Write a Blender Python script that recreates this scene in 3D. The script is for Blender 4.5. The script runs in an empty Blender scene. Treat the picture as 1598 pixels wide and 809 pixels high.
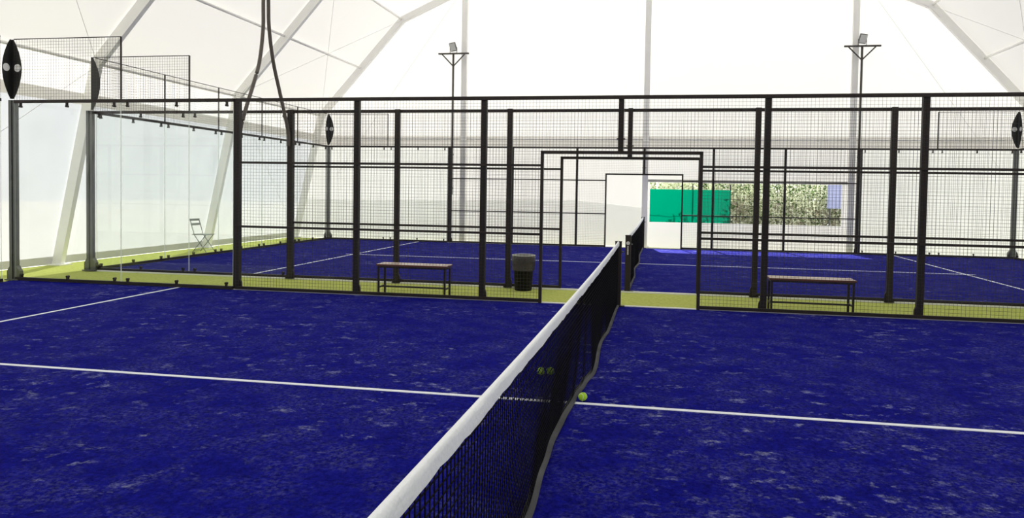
import bpy, math, random
from mathutils import Vector, Matrix

scene = bpy.context.scene
col = scene.collection

# ------------------------------------------------------------------ camera
W, H = 1598.0, 809.0
FPX = 1156.32
PPX, PPY = 19.3211, -65.7529          # principal point offset of the cropped photograph
CAM = Vector((0.5838, -10.5976, 1.6069))
YAW, PITCH, ROLL = 0.1823, 0.0333, 0.0162
cd = bpy.data.cameras.new('camera')
cam = bpy.data.objects.new('camera', cd)
col.objects.link(cam)
cd.sensor_fit = 'HORIZONTAL'
cd.sensor_width = 36.0
cd.lens = FPX * 36.0 / W
cd.shift_x = -PPX / W
cd.shift_y = PPY / W
cd.clip_start = 0.05
cd.clip_end = 400
_c, _s = math.cos(YAW), math.sin(YAW)
fw = Vector((-_s * math.cos(PITCH), _c * math.cos(PITCH), -math.sin(PITCH)))
rt = Vector((_c, _s, 0))
up = rt.cross(fw)
r2 = rt * math.cos(ROLL) + up * math.sin(ROLL)
u2 = -rt * math.sin(ROLL) + up * math.cos(ROLL)
M = Matrix((r2, u2, -fw)).transposed().to_4x4()
M.translation = CAM
cam.matrix_world = M
scene.camera = cam

# ------------------------------------------------------------------ world, sun, exposure
SUN = Vector((-0.18, 1.08, 1.0)).normalized()      # towards the sun: behind the far gable
world = bpy.data.worlds.new('world')
scene.world = world
world.use_nodes = True
wn = world.node_tree
bg = wn.nodes['Background']
bg.inputs[0].default_value = (0.94, 0.965, 1.0, 1)      # pale hazy sky
bg.inputs[1].default_value = 1.1
sl = bpy.data.lights.new('sun', 'SUN')
sl.energy = 8.0
sl.angle = math.radians(0.6)
sl.color = (1.0, 0.965, 0.9)
sun = bpy.data.objects.new('sun', sl)
col.objects.link(sun)
sun.rotation_euler = (-SUN).to_track_quat('-Z', 'Y').to_euler()
sun.location = SUN * 40

vs = scene.view_settings
vs.view_transform = 'Standard'
vs.look = 'None'
vs.gamma = 1.0
vs.use_curve_mapping = False
vs.exposure = 1.17
scene.cycles.transparent_max_bounces = 32
scene.cycles.max_bounces = 10
scene.cycles.diffuse_bounces = 6
scene.cycles.transmission_bounces = 6

# ------------------------------------------------------------------ materials
MAT = {}


def mat(name, color, rough=0.6, metal=0.0, spec=0.5, noise=None, bump=None, sheen=0.0):
    m = bpy.data.materials.new(name)
    m.use_nodes = True
    nt = m.node_tree
    b = nt.nodes['Principled BSDF']
    b.inputs['Base Color'].default_value = (*color, 1)
    b.inputs['Roughness'].default_value = rough
    b.inputs['Metallic'].default_value = metal
    b.inputs['Specular IOR Level'].default_value = spec
    if sheen:
        b.inputs['Sheen Weight'].default_value = sheen
    if noise or bump:
        tc = nt.nodes.new('ShaderNodeTexCoord')
    if noise:
        sc, amt = noise
        n = nt.nodes.new('ShaderNodeTexNoise')
        n.inputs['Scale'].default_value = sc
        n.inputs['Detail'].default_value = 4
        nt.links.new(tc.outputs['Object'], n.inputs['Vector'])
        mx = nt.nodes.new('ShaderNodeMix')
        mx.data_type = 'RGBA'
        mx.inputs[6].default_value = (*[c * (1 - amt) for c in color], 1)
        mx.inputs[7].default_value = (*[min(1, c * (1 + amt)) for c in color], 1)
        nt.links.new(n.outputs['Fac'], mx.inputs[0])
        nt.links.new(mx.outputs[2], b.inputs['Base Color'])
    if bump:
        sc, st = bump
        n = nt.nodes.new('ShaderNodeTexNoise')
        n.inputs['Scale'].default_value = sc
        nt.links.new(tc.outputs['Object'], n.inputs['Vector'])
        bp = nt.nodes.new('ShaderNodeBump')
        bp.inputs['Strength'].default_value = st
        bp.inputs['Distance'].default_value = 0.01
        nt.links.new(n.outputs['Fac'], bp.inputs['Height'])
        nt.links.new(bp.outputs[0], b.inputs['Normal'])
    MAT[name] = m
    return m


def mat_sheet(name, dcol, tcol, trans=0.0, mixd=0.5, noise=0.0, nscale=0.8):
    """fabric: diffuse + translucent, optionally partly clear"""
    m = bpy.data.materials.new(name)
    m.use_nodes = True
    nt = m.node_tree
    nt.nodes.clear()
    out = nt.nodes.new('ShaderNodeOutputMaterial')
    d = nt.nodes.new('ShaderNodeBsdfDiffuse')
    d.inputs[0].default_value = (*dcol, 1)
    t = nt.nodes.new('ShaderNodeBsdfTranslucent')
    t.inputs[0].default_value = (*tcol, 1)
    mx = nt.nodes.new('ShaderNodeMixShader')
    mx.inputs[0].default_value = mixd
    nt.links.new(d.outputs[0], mx.inputs[1])
    nt.links.new(t.outputs[0], mx.inputs[2])
    last = mx
    if noise:
        tc = nt.nodes.new('ShaderNodeTexCoord')
        n = nt.nodes.new('ShaderNodeTexNoise')
        n.inputs['Scale'].default_value = nscale
        n.inputs['Detail'].default_value = 5
        nt.links.new(tc.outputs['Object'], n.inputs['Vector'])
        cm = nt.nodes.new('ShaderNodeMix')
        cm.data_type = 'RGBA'
        cm.inputs[6].default_value = (*[c * (1 - noise) for c in tcol], 1)
        cm.inputs[7].default_value = (*tcol, 1)
        nt.links.new(n.outputs['Fac'], cm.inputs[0])
        nt.links.new(cm.outputs[2], t.inputs[0])
    if trans:
        tr = nt.nodes.new('ShaderNodeBsdfTransparent')
        tr.inputs[0].default_value = (0.96, 0.98, 0.97, 1)
        m2 = nt.nodes.new('ShaderNodeMixShader')
        m2.inputs[0].default_value = trans
        nt.links.new(mx.outputs[0], m2.inputs[1])
        nt.links.new(tr.outputs[0], m2.inputs[2])
        last = m2
    nt.links.new(last.outputs[0], out.inputs[0])
    MAT[name] = m
    return m


def mat_glass(name, tint, refl=1.0):
    m = bpy.data.materials.new(name)
    m.use_nodes = True
    nt = m.node_tree
    nt.nodes.clear()
    out = nt.nodes.new('ShaderNodeOutputMaterial')
    tr = nt.nodes.new('ShaderNodeBsdfTransparent')
    tr.inputs[0].default_value = (*tint, 1)
    gl = nt.nodes.new('ShaderNodeBsdfGlossy')
    gl.inputs['Roughness'].default_value = 0.02
    lw = nt.nodes.new('ShaderNodeLayerWeight')
    lw.inputs[0].default_value = 0.5
    pw = nt.nodes.new('ShaderNodeMath')
    pw.operation = 'POWER'
    pw.inputs[1].default_value = 5.0
    nt.links.new(lw.outputs['Facing'], pw.inputs[0])
    fr = nt.nodes.new('ShaderNodeMath')
    fr.operation = 'MULTIPLY_ADD'
    fr.inputs[1].default_value = 0.85
    fr.inputs[2].default_value = 0.03
    nt.links.new(pw.outputs[0], fr.inputs[0])
    mx = nt.nodes.new('ShaderNodeMixShader')
    nt.links.new(fr.outputs[0], mx.inputs[0])
    nt.links.new(tr.outputs[0], mx.inputs[1])
    nt.links.new(gl.outputs[0], mx.inputs[2])
    nt.links.new(mx.outputs[0], out.inputs[0])
    MAT[name] = m
    return m


def mat_turf(name, c0, c1, sand=None, sand_amt=0.0, seed=0.0):
    m = bpy.data.materials.new(name)
    m.use_nodes = True
    nt = m.node_tree
    L = nt.links.new
    b = nt.nodes['Principled BSDF']
    b.inputs['Roughness'].default_value = 0.95
    b.inputs['Specular IOR Level'].default_value = 0.03
    tc = nt.nodes.new('ShaderNodeTexCoord')

    def noise(scale, detail=4, rough=0.55, vec=None):
        n = nt.nodes.new('ShaderNodeTexNoise')
        n.noise_dimensions = '4D'
        n.inputs['W'].default_value = seed
        n.inputs['Scale'].default_value = scale
        n.inputs['Detail'].default_value = detail
        n.inputs['Roughness'].default_value = rough
        L(vec or tc.outputs['Object'], n.inputs['Vector'])
        return n.outputs['Fac']

    def ramp(src, a, bb):
        r = nt.nodes.new('ShaderNodeMapRange')
        r.inputs[1].default_value = a
        r.inputs[2].default_value = bb
        r.clamp = True
        L(src, r.inputs[0])
        return r.outputs[0]

    def mul(a, bb):
        q = nt.nodes.new('ShaderNodeMath')
        q.operation = 'MULTIPLY'
        L(a, q.inputs[0])
        if isinstance(bb, float):
            q.inputs[1].default_value = bb
        else:
            L(bb, q.inputs[1])
        return q.outputs[0]

    mx = nt.nodes.new('ShaderNodeMix')
    mx.data_type = 'RGBA'
    mx.inputs[6].default_value = (*c0, 1)
    mx.inputs[7].default_value = (*c1, 1)
    L(ramp(noise(22.0, 8, 0.85), 0.38, 0.64), mx.inputs[0])
    colr = mx.outputs[2]
    if sand:
        mp = nt.nodes.new('ShaderNodeMapping')
        mp.inputs['Scale'].default_value = (0.75, 1.0, 1.0)
        mp.inputs['Rotation'].default_value = (0, 0, 0.12)
        L(tc.outputs['Object'], mp.inputs['Vector'])
        blot = ramp(noise(8.0, 6, 0.72, mp.outputs[0]), 0.57, 0.79)
        zone = ramp(noise(0.55, 2, 0.5), 0.36, 0.64)
        grain = ramp(noise(75.0, 4, 0.85), 0.36, 0.66)
        strong = mul(mul(blot, zone), grain)
        # faint dust everywhere
        dust = mul(mul(ramp(noise(2.4, 4, 0.65), 0.42, 0.75), ramp(noise(34.0, 3, 0.8), 0.46, 0.7)), 0.17)
        ad = nt.nodes.new('ShaderNodeMath')
        ad.operation = 'ADD'
        ad.use_clamp = True
        L(mul(strong, 1.7), ad.inputs[0])
        L(dust, ad.inputs[1])
        m2 = nt.nodes.new('ShaderNodeMix')
        m2.data_type = 'RGBA'
        L(mul(ad.outputs[0], sand_amt), m2.inputs[0])
        L(colr, m2.inputs[6])
        m2.inputs[7].default_value = (*sand, 1)
        colr = m2.outputs[2]
    L(colr, b.inputs['Base Color'])
    bp = nt.nodes.new('ShaderNodeBump')
    bp.inputs['Strength'].default_value = 0.6
    bp.inputs['Distance'].default_value = 0.012
    L(noise(140.0, 3, 0.7), bp.inputs['Height'])
    L(bp.outputs[0], b.inputs['Normal'])
    MAT[name] = m
    return m


mat('black_paint', (0.021, 0.015, 0.0135), 0.5, spec=0.3, noise=(8, 0.2))
mat('grey_post', (0.10, 0.105, 0.10), 0.4, metal=0.3, noise=(10, 0.25))
mat('wire', (0.03, 0.028, 0.03), 0.55)
mat('alu', (0.92, 0.91, 0.88), 0.5, metal=0.0, noise=(3, 0.06))
mat('alu_wire', (0.62, 0.62, 0.6), 0.5)
mat('line_white', (0.80, 0.82, 0.88), 0.9, noise=(60, 0.08))
mat('kerb', (0.80, 0.80, 0.77), 0.9, noise=(20, 0.1))
mat('net_black', (0.004, 0.0035, 0.006), 0.9, spec=0.1)
mat('tape_white', (0.90, 0.925, 0.97), 0.8, noise=(30, 0.05), bump=(60, 0.4))
mat('hem_grey', (0.085, 0.085, 0.09), 0.95, spec=0.15, noise=(2.2, 0.97), bump=(120, 0.5))
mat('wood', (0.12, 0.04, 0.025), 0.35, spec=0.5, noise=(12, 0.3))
mat('wood_top_sheen', (0.50, 0.37, 0.30), 0.3, spec=0.7, noise=(12, 0.15))  # paler than the brown board: bright grazing reflection put into the top's colour
mat('bin_plastic', (0.006, 0.005, 0.006), 0.6, spec=0.2)
mat('bin_bag', (0.045, 0.037, 0.035), 0.3, noise=(20, 0.4), bump=(40, 0.9))
mat('bin_rim', (0.55, 0.55, 0.52), 0.4)
mat('ball', (0.42, 0.72, 0.03), 0.95, noise=(80, 0.15), bump=(300, 0.4))
mat('ball_seam', (0.85, 0.88, 0.8), 0.9)
mat('hose', (0.10, 0.082, 0.07), 0.55, noise=(30, 0.2))
mat('emblem_dark', (0.008, 0.008, 0.007), 0.6)
mat('emblem_white', (0.95, 0.95, 0.93), 0.6)
mat('print_white', (0.65, 0.63, 0.66), 0.6)
mat('lamp_body', (0.08, 0.08, 0.075), 0.4)
mat('lamp_lens', (0.72, 0.72, 0.69), 0.25)
mat('lamp_pole', (0.045, 0.04, 0.035), 0.5)
mat('chair_metal', (0.20, 0.23, 0.20), 0.5)
mat('outdoor_ground', (0.42, 0.41, 0.39), 0.95, noise=(1.5, 0.2))
mat('stem', (0.14, 0.10, 0.06), 0.9)
mat('screen_post', (0.03, 0.03, 0.03), 0.6)
mat('blue_board', (0.22, 0.25, 0.42), 0.6)
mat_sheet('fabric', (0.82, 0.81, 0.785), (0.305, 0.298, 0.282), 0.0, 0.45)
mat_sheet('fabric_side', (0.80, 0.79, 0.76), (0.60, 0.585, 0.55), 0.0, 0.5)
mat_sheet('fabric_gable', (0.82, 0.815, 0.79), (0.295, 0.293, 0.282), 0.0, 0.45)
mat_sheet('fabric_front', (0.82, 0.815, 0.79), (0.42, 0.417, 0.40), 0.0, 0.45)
mat_sheet('strip', (0.80, 0.79, 0.76), (0.76, 0.74, 0.72), 0.0, 0.68)
mat_sheet('strip_side', (0.70, 0.70, 0.67), (0.62, 0.61, 0.58), 0.0, 0.6)
mat_sheet('glass_edge', (0.85, 0.90, 0.87), (0.85, 0.90, 0.87), 0.0, 0.5)
mat_sheet('shade_sheet', (0.82, 0.825, 0.81), (0.94, 0.95, 0.94), 0.0, 0.72)  # greyer sheet colour that imitates outside shade on the lower gable
mat_sheet('pvc', (0.80, 0.80, 0.80), (0.26, 0.258, 0.262), 0.18, 0.5, 0.4, 1.3)
mat_sheet('green_sheet', (0.0, 0.11, 0.062), (0.0, 0.115, 0.064), 0.0, 0.6)
mat_sheet('leaf_pale', (0.74, 0.76, 0.62), (0.66, 0.70, 0.52), 0.0, 0.45)
mat_sheet('leaf_green', (0.09, 0.16, 0.06), (0.12, 0.21, 0.06), 0.0, 0.45)
mat_sheet('leaf_dry', (0.42, 0.39, 0.31), (0.34, 0.30, 0.22), 0.0, 0.4)
mat_glass('glass', (0.978, 0.988, 0.982))
mat_turf('blue_turf', (0.0010, 0.0010, 0.080), (0.0085, 0.0095, 0.285), (0.62, 0.65, 0.82), 1.0, 1.3)
mat_turf('green_turf', (0.34, 0.39, 0.085), (0.58, 0.62, 0.18), None, 0, 4.0)


# ------------------------------------------------------------------ mesh helpers
class MB:
    def __init__(self):
        self.v, self.f, self.mi = [], [], []

    def add(self, vs, fs, mi=0):
        o = len(self.v)
        self.v += [tuple(x) for x in vs]
        self.f += [tuple(i + o for i in f) for f in fs]
        self.mi += [mi] * len(fs)
        return self

    def box(self, x0, x1, y0, y1, z0, z1, mi=0):
        vs = [(x0, y0, z0), (x1, y0, z0), (x1, y1, z0), (x0, y1, z0),
              (x0, y0, z1), (x1, y0, z1), (x1, y1, z1), (x0, y1, z1)]
        fs = [(3, 2, 1, 0), (4, 5, 6, 7), (0, 1, 5, 4), (1, 2, 6, 5), (2, 3, 7, 6), (3, 0, 4, 7)]
        return self.add(vs, fs, mi)

    def cbox(self, c, s, mi=0):
        return self.box(c[0] - s[0] / 2, c[0] + s[0] / 2, c[1] - s[1] / 2, c[1] + s[1] / 2,
                        c[2] - s[2] / 2, c[2] + s[2] / 2, mi)

    def tube(self, pts, r, n=8, cap=True, mi=0, flat=None):
        pts = [Vector(p) for p in pts]
        rings = []
        for i, p in enumerate(pts):
            a = pts[max(i - 1, 0)]
            b = pts[min(i + 1, len(pts) - 1)]
            d = (b - a).normalized()
            ref = Vector((0, 0, 1)) if abs(d.z) < 0.9 else Vector((0, 1, 0))
            s = d.cross(ref).normalized()
            t = s.cross(d).normalized()
            rr = r[i] if isinstance(r, (list, tuple)) else r
            rings.append([p + s * rr * math.cos(2 * math.pi * (k + .5) / n) + t * rr * math.sin(2 * math.pi * (k + .5) / n)
                          for k in range(n)])
        vs = [q for rg in rings for q in rg]
        fs = []
        for i in range(len(pts) - 1):
            for k in range(n):
                k2 = (k + 1) % n
                fs.append((i * n + k, i * n + k2, (i + 1) * n + k2, (i + 1) * n + k))
        if cap:
            fs.append(tuple(range(n - 1, -1, -1)))
            fs.append(tuple(range((len(pts) - 1) * n, len(pts) * n)))
        return self.add(vs, fs, mi)

    def lathe(self, prof, c=(0, 0, 0), n=24, mi=0, wob=None):
        vs, fs = [], []
        for j, (r, z) in enumerate(prof):
            for k in range(n):
                a = 2 * math.pi * k / n
                w = 1 + (wob(j, k) if wob else 0)
                vs.append((c[0] + r * w * math.cos(a), c[1] + r * w * math.sin(a), c[2] + z))
        for j in range(len(prof) - 1):
            for k in range(n):
                k2 = (k + 1) % n
                fs.append((j * n + k, j * n + k2, (j + 1) * n + k2, (j + 1) * n + k))
        return self.add(vs, fs, mi)

    def mesh(self, name, mats, smooth=False):
        me = bpy.data.meshes.new(name)
        me.from_pydata(self.v, [], self.f)
        for m in (mats if isinstance(mats, (list, tuple)) else [mats]):
            me.materials.append(MAT[m])
        if any(self.mi):
            me.polygons.foreach_set('material_index', self.mi)
        if smooth:
            me.polygons.foreach_set('use_smooth', [True] * len(me.polygons))
        me.update()
        return me

    def build(self, name, mats, parent=None, smooth=False, loc=None):
        return link(name, self.mesh(name, mats, smooth), parent, loc)


def link(name, me, parent=None, loc=None):
    o = bpy.data.objects.new(name, me)
    col.objects.link(o)
    if parent is not None:
        o.parent = parent
    if loc is not None:
        o.location = loc
    return o


def tag(o, label=None, cat=None, group=None, kind=None):
    if label:
        o['label'] = label
    if cat:
        o['category'] = cat
    if group:
        o['group'] = group
    if kind:
        o['kind'] = kind
    return o


def thing(name, loc, label, cat, group=None, kind=None, rz=0.0):
    o = bpy.data.objects.new(name, None)
    o.empty_display_size = 0.2
    col.objects.link(o)
    o.location = loc
    o.rotation_euler = (0, 0, rz)
    return tag(o, label, cat, group, kind)


WIRE_CACHE = {}


def wire_mesh(w, h, pitch=0.05, t=0.0026):
    """welded mesh w x h in the local XZ plane, origin at its lower left corner"""
    key = (round(w, 3), round(h, 3))
    if key in WIRE_CACHE:
        return WIRE_CACHE[key]
    b = MB()
    nx = max(1, round(w / pitch))
    nz = max(1, round(h / pitch))
    a = t / 2
    for i in range(nx + 1):
        x = w * i / nx
        b.add([(x - a, -a, 0), (x + a, -a, 0), (x + a, a, 0), (x - a, a, 0),
               (x - a, -a, h), (x + a, -a, h), (x + a, a, h), (x - a, a, h)],
              [(0, 1, 5, 4), (1, 2, 6, 5), (2, 3, 7, 6), (3, 0, 4, 7)])
    for j in range(nz + 1):
        z = h * j / nz
        b.add([(0, -a + t, z - a), (0, a + t, z - a), (0, a + t, z + a), (0, -a + t, z + a),
               (w, -a + t, z - a), (w, a + t, z - a), (w, a + t, z + a), (w, -a + t, z + a)],
              [(0, 1, 5, 4), (1, 2, 6, 5), (2, 3, 7, 6), (3, 0, 4, 7)])
    WIRE_CACHE[key] = b.mesh('wire_mesh', 'wire')
    return WIRE_CACHE[key]


def add_wire(parent, x, y, z, w, h, along_y=False):
    o = link('wire_mesh', wire_mesh(w, h), parent, (x, y, z))
    if along_y:
        o.rotation_euler = (0, 0, math.pi / 2)
    o['kind'] = 'stuff'
    return o


# ------------------------------------------------------------------ layout constants
D2 = 0.065            # second court stands a little further along X
Y1, Y2, Y3 = 0.0, 1.66, 11.66
YG = 12.25            # far gable
YF = -12.6            # gable behind the camera
XC = 0.13
PROF = [(-11.45, 0.0), (-10.55, 4.05), (-7.75, 7.15), (0.13, 10.7), (8.01, 7.15), (10.81, 4.05), (11.71, 0.0)]

# ------------------------------------------------------------------ ground and turf
o = MB().box(-60, 60, -40, 70, -0.3, -0.06).build('ground', 'outdoor_ground')
tag(o, 'pale earth ground outside the tent', 'ground', kind='structure')
o = MB().box(-11.5, 11.76, YF, YG, -0.06, -0.012).build('floor', 'green_turf')
tag(o, 'lime green artificial turf around and between the courts', 'floor', kind='structure')
LINE_W = 0.05
for dx, ya, yb, lab in ((0, -10, 0, 'dark blue sandy court turf crossed by the large white net'),
                        (D2, Y2, Y3, 'blue court turf beyond the green walkway, by the far gable')):
    t = MB().box(-10 + dx, 10 + dx, ya, yb, -0.06, 0.0).build('court_turf', 'blue_turf')
    tag(t, lab, 'court', kind='structure')
    ym = (ya + yb) / 2
    for sx in (-1, 1):
        MB().box(dx + sx * 6.95 - LINE_W / 2, dx + sx * 6.95 + LINE_W / 2, ya + .01, yb - .01, -0.01, 0.003).build('court_line', 'line_white', t)
    MB().box(dx - 7.15, dx + 7.15, ym - LINE_W / 2, ym + LINE_W / 2, -0.01, 0.0035).build('court_line', 'line_white', t)
for dx, ya, yb, lab in ((0, 0.0, 0.055, 'pale kerb strip along the edge of the near blue turf'),
                        (D2, Y2 - 0.055, Y2, 'pale kerb strip beside the bin on the far walkway edge'),
                        (D2, Y3, Y3 + 0.055, 'pale kerb strip near the far gable wall')):
    k = MB().box(-10 + dx, 10 + dx, ya, yb, -0.05, 0.012).build('kerb_strip', 'kerb')
    tag(k, lab, 'kerb', kind='structure')

# ------------------------------------------------------------------ tent: fabric
SKIN = 0.03


def skin_profile(off):
    """profile pushed outwards by off"""
    pts = [Vector((x, z)) for x, z in PROF]
    out = []
    for i, p in enumerate(pts):
        ns = []
        if i > 0:
            d = (p - pts[i - 1]).normalized()
            ns.append(Vector((-d.y, d.x)))
        if i < len(pts) - 1:
            d = (pts[i + 1] - p).normalized()
            ns.append(Vector((-d.y, d.x)))
        n = sum(ns, Vector((0, 0)))
        n = n / len(ns)
        n = n / n.length_squared
        out.append(p + n * off)
    return out


SO = skin_profile(SKIN)
SO[0].y = SO[-1].y = 0.0
frames_y = [-12.5, -7.55, -2.6, 2.35, 7.3, YG - 0.06]
b = MB()
for i in range(1, 5):
    a, c = SO[i], SO[i + 1]
    b.add([(a.x, YF, a.y), (c.x, YF, c.y), (c.x, YG, c.y), (a.x, YG, a.y)], [(0, 1, 2, 3)])
o = b.build('ceiling', 'fabric')
tag(o, 'cream white translucent fabric roof of the tent', 'ceiling', kind='structure')
ZB = 3.2
for side, nm, lab in ((0, 'wall_left', 'milky translucent side wall behind the glass and folding chair'),
                      (5, 'wall_right', 'milky translucent side wall opposite the folding chair')):
    a, c = SO[side], SO[side + 1]
    if side == 0:
        lo, hi = a, c
    else:
        lo, hi = c, a
    f = ZB / hi.y
    m = lo.lerp(hi, f)
    w = MB().add([(lo.x, YF, 0), (lo.x, YG, 0), (m.x, YG, ZB), (m.x, YF, ZB), (hi.x, YF, hi.y), (hi.x, YG, hi.y)],
                 [(0, 1, 2, 3)]).build(nm, 'pvc')
    tag(w, lab, 'wall', kind='structure')
    MB().add([(m.x, YF, ZB), (m.x, YG, ZB), (hi.x, YG, hi.y), (hi.x, YF, hi.y)], [(0, 1, 2, 3)]).build('upper_fabric', 'fabric_side', w)
    # overlap strip where roof skirt meets the clear wall, inside the fabric but outside the frame legs
    sg = 1 if side == 0 else -1
    m2 = lo.lerp(hi, 3.42 / hi.y)
    m1 = lo.lerp(hi, 3.2 / hi.y)
    MB().add([(m1.x + sg * .012, YF, m1.y), (m1.x + sg * .012, YG, m1.y), (m2.x + sg * .012, YG, m2.y), (m2.x + sg * .012, YF, m2.y)],
             [(0, 1, 2, 3)]).build('overlap_strip', 'strip_side', w)
    # ground skirt
    s1 = lo.lerp(hi, 0.16 / hi.y)
    MB().add([(lo.x + sg * .012, YF, 0), (lo.x + sg * .012, YG, 0), (s1.x + sg * .012, YG, s1.y), (s1.x + sg * .012, YF, s1.y)],
             [(0, 1, 2, 3)]).build('ground_skirt', 'fabric', w)


def roof_z(x):
    for (p, q) in zip(SO[:-1], SO[1:]):
        if p.x <= x <= q.x:
            return p.y + (q.y - p.y) * (x - p.x) / (q.x - p.x)
    return 0.0


def gable(y, opening, nm, lab):
    xs = sorted([p.x for p in SO] + ([opening[0], opening[1]] if opening else []))
    b = MB()
    for x0, x1 in zip(xs[:-1], xs[1:]):
        z0, z1 = roof_z(x0), roof_z(x1)
        if opening and x0 >= opening[0] - 1e-6 and x1 <= opening[1] + 1e-6:
            b.add([(x0, y, 0), (x1, y, 0), (x1, y, opening[2]), (x0, y, opening[2])], [(0, 1, 2, 3)])
            b.add([(x0, y, opening[3]), (x1, y, opening[3]), (x1, y, z1), (x0, y, z0)], [(0, 1, 2, 3)])
        elif z0 < 1e-4:
            b.add([(x0, y, 0), (x1, y, 0), (x1, y, z1)], [(0, 1, 2)])
        elif z1 < 1e-4:
            b.add([(x0, y, 0), (x1, y, 0), (x0, y, z0)], [(0, 1, 2)])
        else:
            b.add([(x0, y, 0), (x1, y, 0), (x1, y, z1), (x0, y, z0)], [(0, 1, 2, 3)])
    w = b.build(nm, 'fabric_gable' if opening else 'fabric_front')
    tag(w, lab, 'wall', kind='structure')
    return w


OPN = (0.24, 5.73, 0.77, 1.97)
wb = gable(YG, OPN, 'wall_back', 'bright white translucent gable wall with a long open slot')
wf = gable(YF, None, 'wall_front', 'white translucent gable wall without the slot')
# rolled up blind over the slot, hems round it
MB().tube([(OPN[0] - .15, YG - .04, OPN[3] + .05), (OPN[1] + .15, YG - .04, OPN[3] + .05)], 0.04, 10).build('rolled_blind', 'fabric_gable', wb, True)
MB().add([(-10.75, YG - .015, 3.0), (11.0, YG - .015, 3.0), (11.0, YG - .015, 3.36), (-10.75, YG - .015, 3.36)], [(0, 1, 2, 3)]).build('overlap_strip', 'strip', wb)

lt = [(-11.15, 1.28), (-9, 1.27), (-6, 1.31), (-3.5, 1.38), (-2.2, 1.39), (-1.2, 1.31), (0.2, 1.17)]  # top edge of the added sheet, shaped like the shadow on the gable
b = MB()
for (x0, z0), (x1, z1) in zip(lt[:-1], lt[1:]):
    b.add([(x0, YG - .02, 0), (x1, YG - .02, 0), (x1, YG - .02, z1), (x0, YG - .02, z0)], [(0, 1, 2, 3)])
o = b.build('lower_shade_sheet', 'shade_sheet', wb)
o['label'] = 'added greyer sheet standing in for shade on the lower gable wall'

# ------------------------------------------------------------------ tent: frames
FD = 0.21


def offset_profile(off):
    return skin_profile(off)


IN = offset_profile(-FD)
IN[0].y = IN[-1].y = 0.0
OUT = [Vector(p) for p in PROF]
for fi, fy in enumerate(frames_y):
    near = ['the frame behind the camera end', 'second frame from the plain gable', 'third frame from the plain gable',
            'frame rising behind the corner post of the near court', 'frame rising beside the folding chair',
            'end frame against the slotted gable'][fi]
    fr = thing('tent_frame', (XC, fy, 0), 'grey aluminium arch of the tent, ' + near, 'frame', 'tent frames', 'structure')
    for i in range(6):
        pn = 'leg' if i in (0, 5) else 'rafter'
        a, c, d, e = OUT[i], OUT[i + 1], IN[i + 1], IN[i]
        hw = 0.055
        vs = []
        for y in (-hw, hw):
            for p in (a, c, d, e):
                vs.append((p.x - XC, y, p.y))
        q = MB().add(vs, [(0, 1, 2, 3), (7, 6, 5, 4), (0, 4, 5, 1), (1, 5, 6, 2), (2, 6, 7, 3), (3, 7, 4, 0)]).build(pn, 'alu', fr)
        if i in (0, 5):
            x = (a.x if i == 0 else c.x) - XC
            xi = (e.x if i == 0 else d.x) - XC
            MB().box(min(x, xi) - .08, max(x, xi) + .08, -.16, .16, -0.012, 0.012).build('foot_plate', 'alu', fr)
    for i in range(1, 6):
        a, d = OUT[i], IN[i]
        p0 = (OUT[i] + IN[i]) / 2
        for k in (-1, 1):
            dirv = (OUT[i + k] - OUT[i]).normalized()
            nrm = Vector((-dirv.y, dirv.x))
            c0 = p0 + dirv * 0.05
            c1 = p0 + dirv * 0.42
            vs = []
            for y in (-.066, .066):
                for p, s in ((c0, 1), (c1, 1), (c1, -1), (c0, -1)):
                    qv = p + nrm * s * 0.075
                    vs.append((qv.x - XC, y, qv.y))
            MB().add(vs, [(0, 1, 2, 3), (7, 6, 5, 4), (0, 4, 5, 1), (1, 5, 6, 2), (2, 6, 7, 3), (3, 7, 4, 0)]).build('joint_plate', 'alu', fr)

# purlins between frames
mid = [(OUT[1] + OUT[2]) / 2, (OUT[4] + OUT[5]) / 2, (OUT[2] + OUT[3]) / 2, (OUT[3] + OUT[4]) / 2]
pl = [(OUT[1], (.05, -.03), 'along the eave above the folding chair'), (OUT[5], (-.05, -.03), 'along the eave opposite the folding chair'),
      (mid[0], (.05, -.05), 'half way up the steep roof slope above the folding chair'), (mid[1], (-.05, -.05), 'half way up the steep roof slope opposite the chair'),
      (OUT[2], (.03, -.07), 'at the roof bend above the folding chair side'), (OUT[4], (-.03, -.07), 'at the roof bend opposite the folding chair side'),
      (OUT[3], (0, -.09), 'along the ridge of the tent')]
for p, (ox, oz), lab in pl:
    pr = thing('roof_purlin', (p.x + ox, 0, p.y + oz), 'slim grey purlin running ' + lab, 'purlin', 'roof purlins', 'structure')
    for ya, yb in zip(frames_y[:-1], frames_y[1:]):
        MB().tube([(0, ya + .05, 0), (0, yb - .05, 0)], 0.032, 8).build('purlin_tube', 'alu', pr, True)

# gable columns
for x, lab in ((-5.6, 'white grey gable column behind the floodlight pole nearer the folding chair'),
               (0.09, 'white grey gable column at the start of the open slot'),
               (5.95, 'white grey gable column at the far end of the open slot')):
    z = roof_z(x) - .22
    gc = thing('gable_column', (x, YG - .13, 0), lab, 'column', 'gable columns', 'structure')
    MB().box(-.085, .085, -.06, .06, 0, z).build('column_shaft', 'alu', gc)
    MB().box(-.15, .15, -.1, .1, -.012, .015).build('foot_plate', 'alu', gc)
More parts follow.
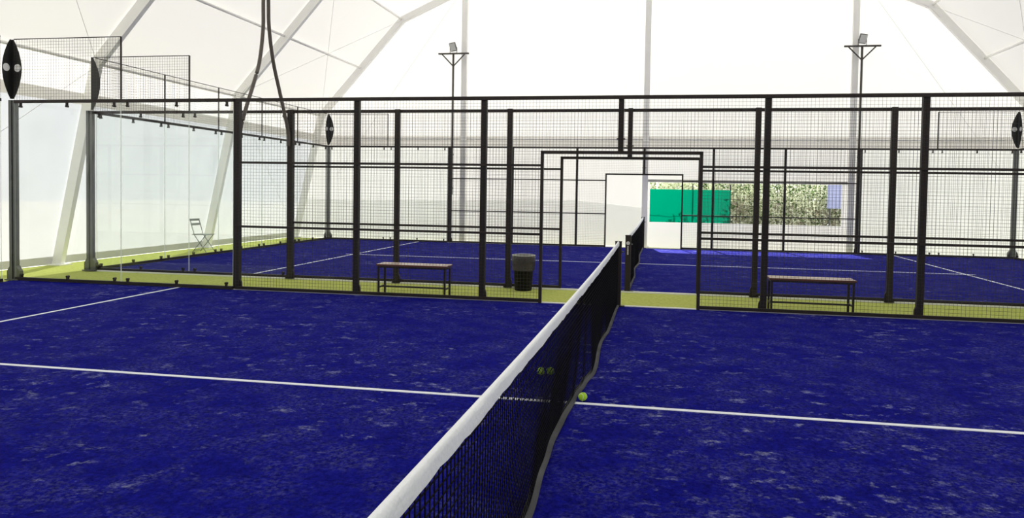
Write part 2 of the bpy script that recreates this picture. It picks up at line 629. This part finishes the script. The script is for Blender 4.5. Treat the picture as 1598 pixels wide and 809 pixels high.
# horizontal gable rail in three spans
for x0, x1 in ((-10.5, -5.69), (-5.5, 0.0), (0.18, 5.86), (6.04, 10.75)):
    gr = MB().tube([(x0, YG - .1, 3.26), (x1, YG - .1, 3.26)], 0.03, 8).build('gable_rail', 'alu')
    gr.data.polygons.foreach_set('use_smooth', [True] * len(gr.data.polygons))
    tag(gr, 'slim grey rail across the slotted gable wall between its columns', 'rail', 'gable rails', 'structure')

# bracing wires
K, BRK = OUT[1], OUT[2]
KR, BRKR = OUT[5], OUT[4]
BASE, BASER = OUT[0], OUT[6]


def wire_between(p, q, lab):
    w = MB().tube([p, q], 0.0042, 5).build('brace_wire', 'alu_wire')
    tag(w, lab, 'wire', 'thin bracing wires of the tent', 'structure')


for ya, yb in ((-2.6, 2.35), (7.3, YG - .06)):
    for P, Q, sg in ((K, BRK, 1), (KR, BRKR, -1)):
        for y0, y1 in ((ya, yb), (yb, ya)):
            wire_between((P.x + sg * .1, y0, P.y), (Q.x + sg * .06, y1, Q.y - .1), 'thin steel bracing wire crossing the roof slope')
for P, Q, sg in ((BASE, K, 1), (BASER, KR, -1)):
    wire_between((P.x + sg * .12, -2.6, .1), (Q.x + sg * .08, 2.35, Q.y - .1), 'thin steel bracing wire crossing the side wall')
    wire_between((P.x + sg * .12, YG - .06, .1), (Q.x + sg * .08, 7.3, Q.y - .1), 'thin steel bracing wire crossing the side wall')
wire_between((-5.6, YG - .22, 8.0), (-9.9, YG - .22, 1.95), 'thin steel bracing wire across the gable wall')
wire_between((5.95, YG - .22, 8.0), (9.9, YG - .22, 2.3), 'thin steel bracing wire across the gable wall')


# ------------------------------------------------------------------ court fences (steel mesh between the glass ends)
def post_mesh(w, d, h, foot=True, side=1):
    b = MB()
    b.box(-w / 2, w / 2, -d / 2, d / 2, 0.012 if foot else 0, h)
    return b


POSTS = {}


def add_post(parent, x, y, w, h, z0=0.0, d=0.07, foot=True, m='black_paint', gus=1):
    key = (w, round(h, 3), d, m)
    if key not in POSTS:
        POSTS[key] = MB().box(-w / 2, w / 2, -d / 2, d / 2, 0, h).mesh('post', m)
    p = link('post', POSTS[key], parent, (x, y, z0))
    if foot:
        k2 = ('foot', w, m, gus)
        if k2 not in POSTS:
            b = MB().box(-w / 2 - .03, w / 2 + .03, -.035, .035, 0, .014)
            s = gus
            b.add([(s * w / 2, -.02, .014), (s * (w / 2 + .028), -.02, .014), (s * w / 2, -.02, .17),
                   (s * w / 2, .02, .014), (s * (w / 2 + .028), .02, .014), (s * (w / 2 + .022), .02, .12), (s * w / 2, .02, .17), (s * (w / 2 + .022), -.02, .12)],
                  [(0, 1, 7, 2), (3, 6, 5, 4), (1, 4, 5, 7), (7, 5, 6, 2)])
            for bx in (-w / 2 - .016, w / 2 + .016):
                for by in (-.02, .02):
                    b.tube([(bx, by, .012), (bx, by, .03)], .009, 6)
            POSTS[k2] = b.mesh('base_plate', m)
        link('base_plate', POSTS[k2], p, (0, 0, -z0))
    return p


RAILS = {}


def add_rail(parent, x0, x1, y, z, t=0.04, m='black_paint', along_y=False, name='rail', depth=0.03):
    key = (round(x1 - x0, 3), t, m, depth)
    if key not in RAILS:
        RAILS[key] = MB().box(0, x1 - x0, -depth / 2, depth / 2, -t / 2, t / 2).mesh('rail', m)
    r = link(name, RAILS[key], parent, (x0, y, z) if not along_y else (y, x0, z))
    if along_y:
        r.rotation_euler = (0, 0, math.pi / 2)
    return r


def court_fence(y, dx, side, slim, lab):
    """side: +1 posts stand beyond the mesh, -1 on the camera side of it"""
    f = thing('court_fence', (dx, y, 0), lab, 'fence', 'steel mesh fences of the courts')
    py = side * 0.045
    px = [-5.97, -3.98, -2.0, 2.0, 4.0, 6.0]
    for x in px:
        w = 0.105 if abs(x) > 5.5 else (0.085 if not slim else 0.062)
        if slim and abs(x) > 5.5:
            w = 0.13
        add_post(f, x, py, w, 3.0, d=0.07, foot=not slim or abs(x) > 5.5, gus=1 if x < 0 else -1)
    # short post over the gate
    sp = add_post(f, 0, py, 0.075 if not slim else 0.06, 0.82, z0=2.18, foot=False)
    MB().box(-.06, .06, -.02, .02, .2, .215).build('bolt_plate', 'black_paint', sp)
    J = 1.12
    jw = 0.045
    jamb = MB().box(-jw / 2, jw / 2, -.02, .02, 0, 2.2)
    jm = jamb.mesh('gate_jamb', 'black_paint')
    for s in (-1, 1):
        link('gate_jamb', jm, f, (s * J, 0, 0))
    add_rail(f, -J - jw / 2, J + jw / 2, 0, 2.19, 0.045, name='gate_lintel', depth=0.04)
    bays = [(px[0], px[1]), (px[1], px[2]), (px[2], -J), (J, px[3]), (px[3], px[4]), (px[4], px[5])]
    for x0, x1 in bays:
        gate = abs(x0) == J or abs(x1) == J
        add_rail(f, x0, x1, 0, 0.035, 0.045)
        add_rail(f, x0, x1, 0, 1.0, 0.034)
        add_rail(f, x0, x1, 0, 2.0, 0.034)
        add_rail(f, x0, x1, 0, 2.972, 0.052)
        add_wire(f, x0, 0.0, 0.05, x1 - x0, 2.9)
    for x0, x1 in ((-J, 0), (0, J)):
        add_rail(f, x0, x1, 0, 2.972, 0.052)
        add_wire(f, x0, 0.0, 2.2, x1 - x0, 0.75)
    return f


court_fence(Y1, 0, 1, False, 'black steel mesh fence with gate gap at the near net post')
court_fence(Y2, D2, -1, False, 'black steel mesh fence across the green walkway beside the bin')
court_fence(Y3, D2, 1, True, 'slim black steel mesh fence with floodlight poles by the gable wall')

# ------------------------------------------------------------------ glass walls
CL = {}


def clamp_mesh(top):
    if top not in CL:
        b = MB()
        if top:
            b.box(-.011, .011, -.02, .02, -.06, 0.0)
            b.tube([(0, -.025, -.065), (0, .025, -.065)], .018, 8)
        else:
            b.box(-.01, .01, -.025, .025, 0.0, .055)
            b.tube([(0, -.025, .066), (0, .025, .066)], .02, 8)
        CL[top] = b.mesh('clamp', 'black_paint')
    return CL[top]


GP = {}


def pane_mesh(w):
    k = round(w, 3)
    if k not in GP:
        pm = MB().box(0.006, w - 0.006, -.005, .005, 0.05, 2.945)
        pm.mi[3] = pm.mi[5] = 1
        GP[k] = pm.mesh('glass_pane', ['glass', 'glass_edge'])
    return GP[k]


def glass_wall(x, y, n, along_y, lab, loft, base_m='black_paint'):
    """n panes of about 2 m from (x, y) on along +X or +Y. loft: list of (a, b) stretches that carry the upper wire mesh"""
    pw = 1.995 if not along_y else 1.968
    L = pw * n
    g = thing('glass_wall', (x, y, 0), lab, 'glass wall', 'glass walls of the courts', rz=math.pi / 2 if along_y else 0)
    for i in range(n):
        link('glass_pane', pane_mesh(pw), g, (i * pw, 0, 0))
        for fx in (0.12, 1.0, pw - .12):
            link('clamp', clamp_mesh(True), g, (i * pw + fx, 0, 2.955))
            link('clamp', clamp_mesh(False), g, (i * pw + fx, 0, 0.03))
    add_rail(g, 0, L, 0, 2.972, 0.052, m=base_m)
    add_rail(g, 0, L, 0, 0.03, 0.05, m=base_m, depth=.05)
    for a, b2 in loft:
        add_wire(g, a, 0, 3.0, b2 - a, 1.0)
        MB().tube([(a, 0, 4.0), (b2, 0, 4.0)], .008, 6).build('top_wire', 'wire', g)
        k = a
        ends = [b2 if a < 1 else a] if not along_y else [pw * i for i in range(1, n)]
        for e in ends:
            MB().box(e - .011, e + .011, -.011, .011, 2.95, 4.0).build('mesh_stake', 'black_paint', g)
    return g


def corner_post(g, x, y):
    """two square tubes meeting at a glass corner, parts of the side wall"""
    c = MB().box(-.08, -.028, -.05, .03, 0.0, 3.0).box(-.008, .042, -.04, .03, 0.0, 3.0).build('corner_post', 'grey_post', g, loc=(x, y, 0))
    c['label'] = 'grey steel corner post of paired square tubes'
    b = MB().box(-.145, .11, -.09, .09, 0, .018)
    for s in (-1, 1):
        xe = .042 if s > 0 else -.08
        b.add([(xe, -.04, .018), (xe + s * .06, -.04, .018), (xe + s * .06, -.04, .15), (xe, -.04, .24),
               (xe, .04, .018), (xe + s * .06, .04, .018), (xe + s * .06, .04, .15), (xe, .04, .24)],
              [(0, 1, 2, 3), (7, 6, 5, 4), (0, 4, 5, 1), (1, 5, 6, 2), (2, 6, 7, 3), (3, 7, 4, 0)])
    b.build('base_plate', 'grey_post', c)
    return c


corner_post(glass_wall(-10, Y1, 2, False, 'glass side wall of the near court beside its dark corner post', [(0, 2.0)]), -.03, .04)
glass_wall(6.0, Y1, 2, False, 'glass side wall of the near court beyond the second bench', [(1.99, 3.99)])
corner_post(glass_wall(-10 + D2, Y2, 2, False, 'glass side wall across the walkway in front of the folding chair', [(0, 2.0)]), 0, -.04)
corner_post(glass_wall(6.0 + D2, Y2, 2, False, 'glass side wall across the walkway beyond the second bench', [(1.99, 3.99)]), 4.0, -.04)
corner_post(glass_wall(-10 + D2, Y3, 2, False, 'glass side wall by the gable on the folding chair side', [(0, 2.0)]), 0, .04)
corner_post(glass_wall(6.0 + D2, Y3, 2, False, 'glass side wall by the gable beyond the open slot', [(1.99, 3.99)]), 4.0, .04)
glass_wall(-10, -10.1, 5, True, 'glass back wall of the near court with wire mesh on top', [(0, 9.84)])
glass_wall(-10 + D2, Y2 + .07, 5, True, 'glass back wall of the far court beside the folding chair', [(0, 9.84)])
glass_wall(10 + D2, Y2 + .07, 5, True, 'glass back wall of the far court opposite the folding chair', [(0, 9.84)])

# leaf shaped corner emblems, folded round the outside of the mesh corner
def emblem(x, y, sx, sy, lab):
    """halves run along sx*X and sy*Y from the corner"""
    e = thing('corner_emblem', (x, y, 3.0), lab, 'emblem', 'leaf shaped corner emblems')
    N = 14
    hw, hh, th = 0.185, 0.98, 0.006
    vs, fs = [], []
    rows = []
    ox, oy = -sx * 0.02, -sy * 0.02
    for i in range(N + 1):
        t = i / N
        w = hw * math.sin(math.pi * (0.04 + 0.92 * t)) ** 0.85
        z = 0.02 + hh * t
        row = []
        for layer in (0, 1):
            o2 = layer * th
            cx, cy = ox - sx * o2, oy - sy * o2
            row.append([(ox + sx * w, cy, z), (cx, cy, z), (cx, oy + sy * w, z)])
        rows.append(row)
    b = MB()
    flat = [p for r in rows for lay in r for p in lay]
    for i in range(N):
        for lay in (0, 1):
            for k in (0, 1):
                a = i * 6 + lay * 3 + k
                c = (i + 1) * 6 + lay * 3 + k
                fs.append((a, a + 1, c + 1, c) if lay == 0 else (c, c + 1, a + 1, a))
        for k in (0, 2):
            a = i * 6 + k
            fs.append((a, a + 3, a + 9, a + 6))
    b.add(flat, fs)
    b.build('plate', 'emblem_dark', e)
    for ax in (0, 1):
        vs2, fs2 = [], []
        r = 0.064
        c0 = 0.108
        for k in range(20):
            a = 2 * math.pi * k / 20
            u, z = c0 + r * math.cos(a), 0.53 + r * math.sin(a)
            if ax == 0:
                vs2.append((ox + sx * u, oy + sy * .003, z))
            else:
                vs2.append((ox + sx * .003, oy + sy * u, z))
        vs2 += [((v[0], v[1] - sy * .0028, v[2]) if ax == 0 else (v[0] - sx * .0028, v[1], v[2])) for v in vs2]
        fs2 = [tuple(range(20)), tuple(range(39, 19, -1))] + [(k, (k + 1) % 20, 20 + (k + 1) % 20, 20 + k) for k in range(20)]
        d = MB().add(vs2, fs2).build('round_mark', 'emblem_white', e)
        d['label'] = 'white round mark'
    return e


emblem(-10.045, Y1, 1, -1, 'black leaf shaped emblem with two white discs on near court corner')
emblem(-10 + D2, Y2, 1, 1, 'black leaf shaped emblem seen from behind above walkway corner post')
emblem(-10 + D2, Y3, 1, -1, 'black leaf shaped emblem on gable corner at the folding chair side')
emblem(10 + D2, Y3, -1, -1, 'black leaf shaped emblem on gable corner opposite the folding chair')
emblem(10 + D2, Y2, -1, 1, 'black leaf shaped emblem above walkway corner opposite the folding chair')


# ------------------------------------------------------------------ nets
def interp(tab, y):
    if y <= tab[0][0]:
        return tab[0][1]
    for (a, va), (b2, vb) in zip(tab[:-1], tab[1:]):
        if y <= b2:
            t = (y - a) / (b2 - a)
            t = t * t * (3 - 2 * t)
            return va + (vb - va) * t
    return tab[-1][1]


def make_net(x, ya, yb, hem_tab, lab, seed):
    rnd = random.Random(seed)
    n = thing('court_net', (x, (ya + yb) / 2, 0), lab, 'net', 'court nets')
    L = yb - ya
    half = L / 2

    def top(y):
        return 0.885 + 0.035 * (abs(y) / half) ** 2

    def hx(y):
        return interp(hem_tab, y + half)

    def pos(y, s):
        """s: 0 bottom, 1 top"""
        f = (1 - s)
        z = 0.035 + (top(y) - 0.075) * s
        bul = hx(y) * f ** 1.6
        return (bul, y, z)

    b = MB()
    P = 0.040
    ny = int(L / P)
    for i in range(ny + 1):
        y = -half + L * i / ny
        b.tube([pos(y, s / 5) for s in range(6)], 0.0026, 4, False)
    nz = 23
    st = 120
    for j in range(nz + 1):
        s = j / nz
        b.tube([pos(-half + L * k / st, s) for k in range(st + 1)], 0.0026, 4, False)
    m = b.build('net_mesh', 'net_black', n)
    m['kind'] = 'stuff'
    # white tape folded over the top cord
    b = MB()
    N = 160
    vs, fs = [], []
    for k in range(N + 1):
        y = -half + L * k / N
        z = top(y) + 0.012
        wv = 0.0012 * math.sin(y * 9.0) + 0.001 * math.sin(y * 23 + 1)
        hgt = 0.062 + 0.002 * math.sin(y * 5.3) + rnd.uniform(-.003, .003)
        sec = [(-.012 + wv, z - hgt), (-.013 + wv, z - .02), (-.009, z - .004), (0, z), (.009, z - .004), (.013 + wv, z - .02), (.012 + wv, z - hgt)]
        vs += [(sx, y, sz) for sx, sz in sec]
    for k in range(N):
        for q in range(6):
            a = k * 7 + q
            fs.append((a, a + 1, a + 8, a + 7))
    b.add(vs, fs).build('top_tape', 'tape_white', n, True)
    # webbing along the bottom, loose and wavy
    b = MB()
    vs, fs = [], []
    for k in range(N + 1):
        y = -half + L * k / N
        x0 = hx(y)
        tw = 0.25 + 0.22 * math.sin(y * 2.1 + 0.7)
        z0 = 0.022 + 0.012 * math.sin(y * 3.1)
        w = 0.054
        p0 = (x0 - w * 0.4 * math.cos(tw), z0 + w * .8 * math.sin(tw))
        p1 = (x0 + w * 0.6 * math.cos(tw), max(0.008, z0 - w * .2 * math.sin(tw)))
        vs += [(p0[0], y, p0[1]), (p1[0], y, p1[1]), (p1[0], y, p1[1] - .004), (p0[0], y, p0[1] - .004)]
    for k in range(N):
        for q in range(4):
            a = k * 4
            q2 = (q + 1) % 4
            fs.append((a + q, a + q2, a + 4 + q2, a + 4 + q))
    b.add(vs, fs).build('bottom_webbing', 'hem_grey', n, True)
    return n


HEM1 = [(0, 0.0), (1.2, .02), (2.0, -.01), (2.94, -.035), (3.58, -.065), (4.08, -.085), (4.5, -.08), (5.05, -.055), (5.45, -.02), (5.9, .015), (7.2, -.03), (7.9, .0), (9.3, -.005), (10, 0)]
HEM2 = [(0, 0), (2, .03), (3.5, -.02), (5, .03), (7, -.02), (10, 0)]
make_net(0, -9.985, -0.06, HEM1, 'black net with white tape in front, running to the camera side', 3)
make_net(D2, Y2 + .054, Y3 - .054, HEM2, 'black net with white tape on the far court beyond the walkway', 4)


def net_post(x, y, lab, print_side=0):
    p = thing('net_post', (x, y, 0), lab, 'post', 'net posts')
    MB().box(-.045, .045, -.045, .045, 0, .92).build('post_shaft', 'black_paint', p)
    MB().box(-.048, .048, -.048, .048, .92, .932).build('post_cap', 'black_paint', p)
    MB().box(-.1, .1, -.048, .048, 0, .015).build('base_plate', 'black_paint', p)
    MB().tube([(.045, 0, .78), (.075, 0, .78)], .012, 8).build('winder', 'grey_post', p)
    if print_side:
        vs = []
        for k in range(18):
            a = 2 * math.pi * k / 18
            vs.append((.03 * math.cos(a), -.0475, .80 + .03 * math.sin(a)))
        vs += [(a, b2 + .002, c) for a, b2, c in vs]
        d = MB().add(vs, [tuple(range(18)), tuple(range(35, 17, -1))] + [(k, 18 + k, 18 + (k + 1) % 18, (k + 1) % 18) for k in range(18)]).build('round_mark', 'print_white', p)
        d['label'] = 'pale round mark'
        # the upright lettering under the mark is too small to read: short pale strokes
        b = MB()
        z = .755
        rr = random.Random(2)
        for k in range(7):
            h = .018
            w = rr.choice((.018, .022, .02))
            b.box(-w / 2 - .002, w / 2 - .002, -.0475, -.0455, z - h, z)
            z -= .021
        d = b.build('upright_lettering', 'print_white', p)
        d['label'] = 'pale upright lettering, too small to read'
    return p


net_post(0, -0.06 + .055, 'black net post at the gate gap, end of the large net')
net_post(0, -10.0 - .04, 'black net post at the camera end of the large net')
net_post(D2, Y2, 'black net post with pale round mark and upright lettering', 1)
net_post(D2, Y3 - .0, 'black net post at the gable end of the far net')


# ------------------------------------------------------------------ benches
def bench(x0, x1, y0, y1, lab):
    cx, cy = (x0 + x1) / 2, (y0 + y1) / 2
    n = thing('bench', (cx, cy, 0), lab, 'bench', 'walkway benches')
    hx, hy = (x1 - x0) / 2, (y1 - y0) / 2
    t = 0.028
    zt = 0.445
    for sx in (-1, 1):
        for sy in (-1, 1):
            MB().box(sx * hx - t / 2, sx * hx + t / 2, sy * hy - t / 2, sy * hy + t / 2, -0.012, zt).build('leg', 'black_paint', n)
        MB().box(sx * hx - .01, sx * hx + .01, -hy + t / 2, hy - t / 2, .105, .13).build('side_stretcher', 'black_paint', n)
        MB().box(sx * hx - t / 2, sx * hx + t / 2, -hy + t / 2, hy - t / 2, zt - t, zt).build('side_rail', 'black_paint', n)
    MB().box(-hx + .01, hx - .01, -.01, .012, .105, .13).build('stretcher', 'black_paint', n)
    for sy in (-1, 1):
        MB().box(-hx + t / 2, hx - t / 2, sy * hy - t / 2, sy * hy + t / 2, zt - t, zt).build('long_rail', 'black_paint', n)
    b = MB().box(-hx - .035, hx + .035, -hy - .03, hy + .03, zt, zt + .03)
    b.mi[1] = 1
    s = b.build('seat_board', ['wood', 'wood_top_sheen'], n)
    bv = s.modifiers.new('bevel', 'BEVEL')
    bv.width = .006
    bv.segments = 2


bench(-3.65, -2.60, 0.13, 0.40, 'brown topped black bench between the walkway glass and the bin')
bench(2.12, 3.19, 0.13, 0.40, 'brown topped black bench on the gate side away from the bin')

# ------------------------------------------------------------------ bin
bn = thing('waste_bin', (-1.63, 1.40, -0.012), 'round black plastic waste bin with grey liner bag on the walkway', 'bin')
MB().lathe([(0.0, 0.0), (.135, 0), (.142, .01), (.172, .53), (.178, .535), (.178, .555), (.166, .555), (.13, .03), (0, .03)], n=28).build('bin_body', 'bin_plastic', bn, True)
rb = random.Random(5)
wobs = [[rb.uniform(-.02, .035) for _ in range(36)] for _ in range(9)]
b = MB()
b.lathe([(.155, .50), (.168, .565), (.186, .578), (.193, .56), (.192, .50), (.190, .44), (.186, .38), (.184, .335)], n=36,
        wob=lambda j, k: wobs[min(j, 8)][k] * (0.3 if j < 4 else 0.75))
o = b.build('liner_bag', 'bin_bag', bn, True)
o['label'] = 'crumpled dark grey liner bag folded over the rim'
prof = [(.178, .572), (.192, .574), (.195, .582), (.188, .590), (.176, .586), (.178, .572)]
MB().lathe(prof, n=32).build('rim', 'bin_rim', bn, True)


# ------------------------------------------------------------------ balls
def ball(x, y, z, lab, rot, group=None):
    r = 0.0335
    g = thing('ball', (x, y, z), lab, 'ball', group)
    g.rotation_euler = rot
    b = MB()
    prof = [(r * math.sin(math.pi * k / 14), -r * math.cos(math.pi * k / 14)) for k in range(15)]
    b.lathe(prof, n=22)
    b.build('felt', 'ball', g, True)
    pts = []
    for k in range(49):
        t = 2 * math.pi * k / 48
        a, c = 0.75, 0.25
        px = a * math.cos(t) + c * math.cos(3 * t)
        py = a * math.sin(t) - c * math.sin(3 * t)
        pz = 2 * math.sqrt(a * c) * math.sin(2 * t)
        v = Vector((px, py, pz)).normalized() * (r + .0004)
        pts.append(v)
    MB().tube(pts, .0016, 5, False).build('seam', 'ball_seam', g, True)


ball(0.02, -4.93, 0.034, 'yellow green ball lying on the white line against the net', (0.4, 0.3, 0.2))
ball(-0.425, -4.2, 0.034, 'yellow green ball behind the net, one of a touching pair, farther from the net', (1.0, 0.2, 0.7), 'pair of balls behind the net')
ball(-0.345, -4.17, 0.034, 'yellow green ball behind the net, one of a touching pair, closer to the net', (0.2, 1.2, 0.1), 'pair of balls behind the net')


# ------------------------------------------------------------------ floodlights
def floodlight(x, lab, tilt):
    f = thing('floodlight', (x, Y3 + .2, 0), lab, 'floodlight', 'floodlight poles of the far court')
    MB().tube([(0, 0, 1.5), (0, 0, 5.9)], .032, 10).build('pole', 'lamp_pole', f, True)
    for z in (1.7, 2.75):
        MB().box(-.045, .045, -.118, .04, z - .02, z + .02).build('pole_bracket', 'black_paint', f)
    MB().box(-.48, .5, -.03, .03, 5.87, 5.915).build('crossbar', 'lamp_pole', f)
    for s in (-1, 1):
        MB().tube([(0, 0, 5.50), (s * .36, 0, 5.87)], .02, 6).build('brace', 'lamp_pole', f)
    h = MB().box(-.10, .10, -.035, .045, -.135, .135).build('lamp_head', 'lamp_body', f)
    h.location = (0.0, -.05, 6.09)
    h.rotation_euler = (math.radians(24), math.radians(tilt), math.radians(tilt * .6))
    bv = h.modifiers.new('bevel', 'BEVEL')
    bv.width = .01
    bv.segments = 2
    l = MB().box(-.088, .088, -.040, -.035, -.11, .12).build('lens', 'lamp_lens', h)
    b = MB().box(-.115, -.105, -.02, .02, -.15, .02).box(.105, .115, -.02, .02, -.15, .02).box(-.115, .115, -.02, .02, -.16, -.15)
    b.build('yoke', 'lamp_body', f, loc=(0, -.0, 6.07))
    return f


floodlight(-5.93 + .04, 'floodlight on a black pole with Y shaped head, folding chair side', -9)
floodlight(6.0 + .07, 'floodlight on a black pole with Y shaped head beyond the slot', 7)


# ------------------------------------------------------------------ hanging conduits
def catmull(pts, n=10):
    P = [Vector(p) for p in pts]
    P = [P[0] * 2 - P[1]] + P + [P[-1] * 2 - P[-2]]
    out = []
    for i in range(1, len(P) - 2):
        for k in range(n):
            t = k / n
            a, b2, c, d = P[i - 1], P[i], P[i + 1], P[i + 2]
            out.append(0.5 * ((2 * b2) + (c - a) * t + (2 * a - 5 * b2 + 4 * c - d) * t * t + (3 * b2 - a - 3 * c + d) * t ** 3))
    out.append(P[-2])
    return out


for pts, lab in (([(-6, .84, 7.85), (-6, .85, 6.3), (-6, .84, 4.74), (-6, .835, 4.26), (-6, .73, 3.71), (-6, .55, 3.31), (-5.99, .36, 2.98), (-5.98, .17, 2.62), (-5.98, .125, 2.45)],
                  'dark hanging cable conduit curving down to the near court fence post'),
                 ([(-6, .95, 7.85), (-6, .96, 6.3), (-6, 1.0, 4.78), (-6, 1.03, 4.3), (-6, 1.16, 3.79), (-5.98, 1.33, 3.33), (-5.94, 1.43, 2.96), (-5.905, 1.515, 2.6), (-5.905, 1.53, 2.35)],
                  'dark hanging cable conduit curving down to the walkway fence post')):
    c = MB().tube(catmull(pts), .031, 10).build('cable_conduit', 'hose', None, True)
    tag(c, lab, 'cable', 'hanging cable conduits')


# ------------------------------------------------------------------ folding chair
ch = thing('folding_chair', (-10.64, 6.12, -0.012), 'slim grey green metal folding chair standing against the milky side wall', 'chair')
for y in (-.18, .18):
    MB().tube([(.20, y, 0), (-.13, y, .43), (-.25, y, .82)], .011, 6).build('back_leg', 'chair_metal', ch)
    MB().tube([(-.19, y * .86, 0), (.17, y * .86, .43)], .011, 6).build('front_leg', 'chair_metal', ch)
for k in range(6):
    x = -.16 + .068 * k
    MB().box(x - .028, x + .028, -.19, .19, .432, .447).build('seat_slat', 'chair_metal', ch)
for z, x in ((.80, -.245), (.69, -.211)):
    MB().box(x - .008, x + .012, -.19, .19, z - .028, z + .028).build('back_slat', 'chair_metal', ch)
MB().tube([(.155, -.18, .06), (.155, .18, .06)], .008, 6).build('stretcher', 'chair_metal', ch)
MB().tube([(-.15, -.15, .05), (-.15, .15, .05)], .008, 6).build('stretcher', 'chair_metal', ch)

# ------------------------------------------------------------------ outdoors beyond the gable
gs = thing('screen_fence', (1.45, 14.3, -.06), 'bright green sheet screen fence outside the open slot', 'screen')
b = MB()
N = 26
vs, fs = [], []
for i in range(N + 1):
    x = -1.6 + 2.94 * i / N
    for j in range(5):
        z = .1 + 1.74 * j / 4
        vs.append((x, .02 * math.sin(x * 5 + j * .7) + .01 * math.sin(x * 13), z))
for i in range(N):
    for j in range(4):
        a = i * 5 + j
        fs.append((a, a + 5, a + 6, a + 1))
b.add(vs, fs).build('green_sheet', 'green_sheet', gs, True)
for x in (-1.6, .14, 1.34):
    MB().tube([(x, .05, 0), (x, .05, 2.02)], .022, 8).build('screen_post', 'screen_post', gs)
MB().tube([(-1.6, .05, 1.0), (1.34, .05, 1.0)], .008, 6).build('tension_wire', 'screen_post', gs)

bb = thing('blue_board', (6.25, 15.0, -.06), 'pale blue board on two legs beside the shrubs outside', 'board')
MB().box(-.34, .45, -.015, .015, 1.3, 2.25).build('panel', 'blue_board', bb)
for x in (-.25, .35):
    MB().box(x - .025, x + .025, .016, .06, 0, 2.2).build('leg', 'screen_post', bb)


def shrub(x, y, w, d, h, seed, lab):
    rnd = random.Random(seed)
    s = thing('shrub', (x, y, -.06), lab, 'shrub', 'shrubs outside the open slot')
    b = MB()
    for k in range(9):
        px, py = rnd.uniform(-w * .22, w * .22), rnd.uniform(-d * .2, d * .2)
        tx, ty = px + rnd.uniform(-.4, .4), py + rnd.uniform(-.3, .3)
        b.tube([(px, py, 0), ((px + tx) / 2 + rnd.uniform(-.1, .1), (py + ty) / 2, h * .45), (tx, ty, h * .85)], [.022, .015, .006], 5)
    b.build('stems', 'stem', s)
    for nm, mt, n in (('pale_foliage', 'leaf_pale', 6000), ('green_foliage', 'leaf_green', 1500), ('dry_foliage', 'leaf_dry', 1500)):
        b = MB()
        cl = [(rnd.uniform(-.5, .5) * w, rnd.uniform(-.5, .5) * d, rnd.uniform(.1, .95) * h, rnd.uniform(.18, .45)) for _ in range(26)]
        for k in range(n):
            c = rnd.choice(cl)
            px = c[0] + rnd.gauss(0, c[3]) if k % 2 else rnd.uniform(-.5, .5) * w
            py = c[1] + rnd.gauss(0, c[3] * .8)
            pz = c[2] + rnd.gauss(0, c[3])
            if nm == 'dry_foliage':
                pz *= .55
            if abs(px) > w * .5 - .05 or abs(py) > d * .49:
                continue
            if pz < .05 or pz > h * 1.08:
                continue
            L = rnd.uniform(.08, .19)
            Wd = L * rnd.uniform(.3, .5)
            a = Vector((rnd.gauss(0, 1), rnd.gauss(0, 1), rnd.gauss(0, 1))).normalized()
            c2 = a.cross(Vector((rnd.gauss(0, 1), rnd.gauss(0, 1), rnd.gauss(0, 1)))).normalized()
            p = Vector((px, py, pz))
            nrm = a.cross(c2) * Wd * .25
            b.add([p - a * L * .5, p + c2 * Wd * .5 + nrm, p + a * L * .5, p - c2 * Wd * .5 + nrm], [(0, 1, 2), (0, 2, 3)])
        o = b.build(nm, mt, s)
        o['kind'] = 'stuff'


for x, y, w, d, h, sd, lab in ((-.6, 16.6, 1.7, 1.2, 2.6, 1, 'leafy pale green shrub behind the start of the green screen'),
                               (1.2, 16.5, 1.7, 1.2, 2.5, 2, 'leafy pale green shrub rising over the middle of the green screen'),
                               (3.0, 16.4, 1.7, 1.3, 2.8, 3, 'leafy pale green shrub at the open end of the green screen'),
                               (4.8, 16.4, 1.7, 1.3, 2.7, 4, 'leafy pale green shrub second from the blue board'),
                               (6.6, 16.6, 1.78, 1.2, 2.4, 5, 'leafy pale green shrub next to the blue board'),
                               (8.4, 16.9, 1.78, 1.2, 2.2, 6, 'leafy pale green shrub beyond the blue board')):
    shrub(x, y, w, d, h, sd, lab)
for k in range(5):
    shrub(.3 + 1.8 * k, 18.3, 1.7, 1.2, 2.9, 20 + k, 'taller leafy shrub of the rear row, ' + ('fifth', 'fourth', 'third', 'second', 'first')[k] + ' from the blue board end')
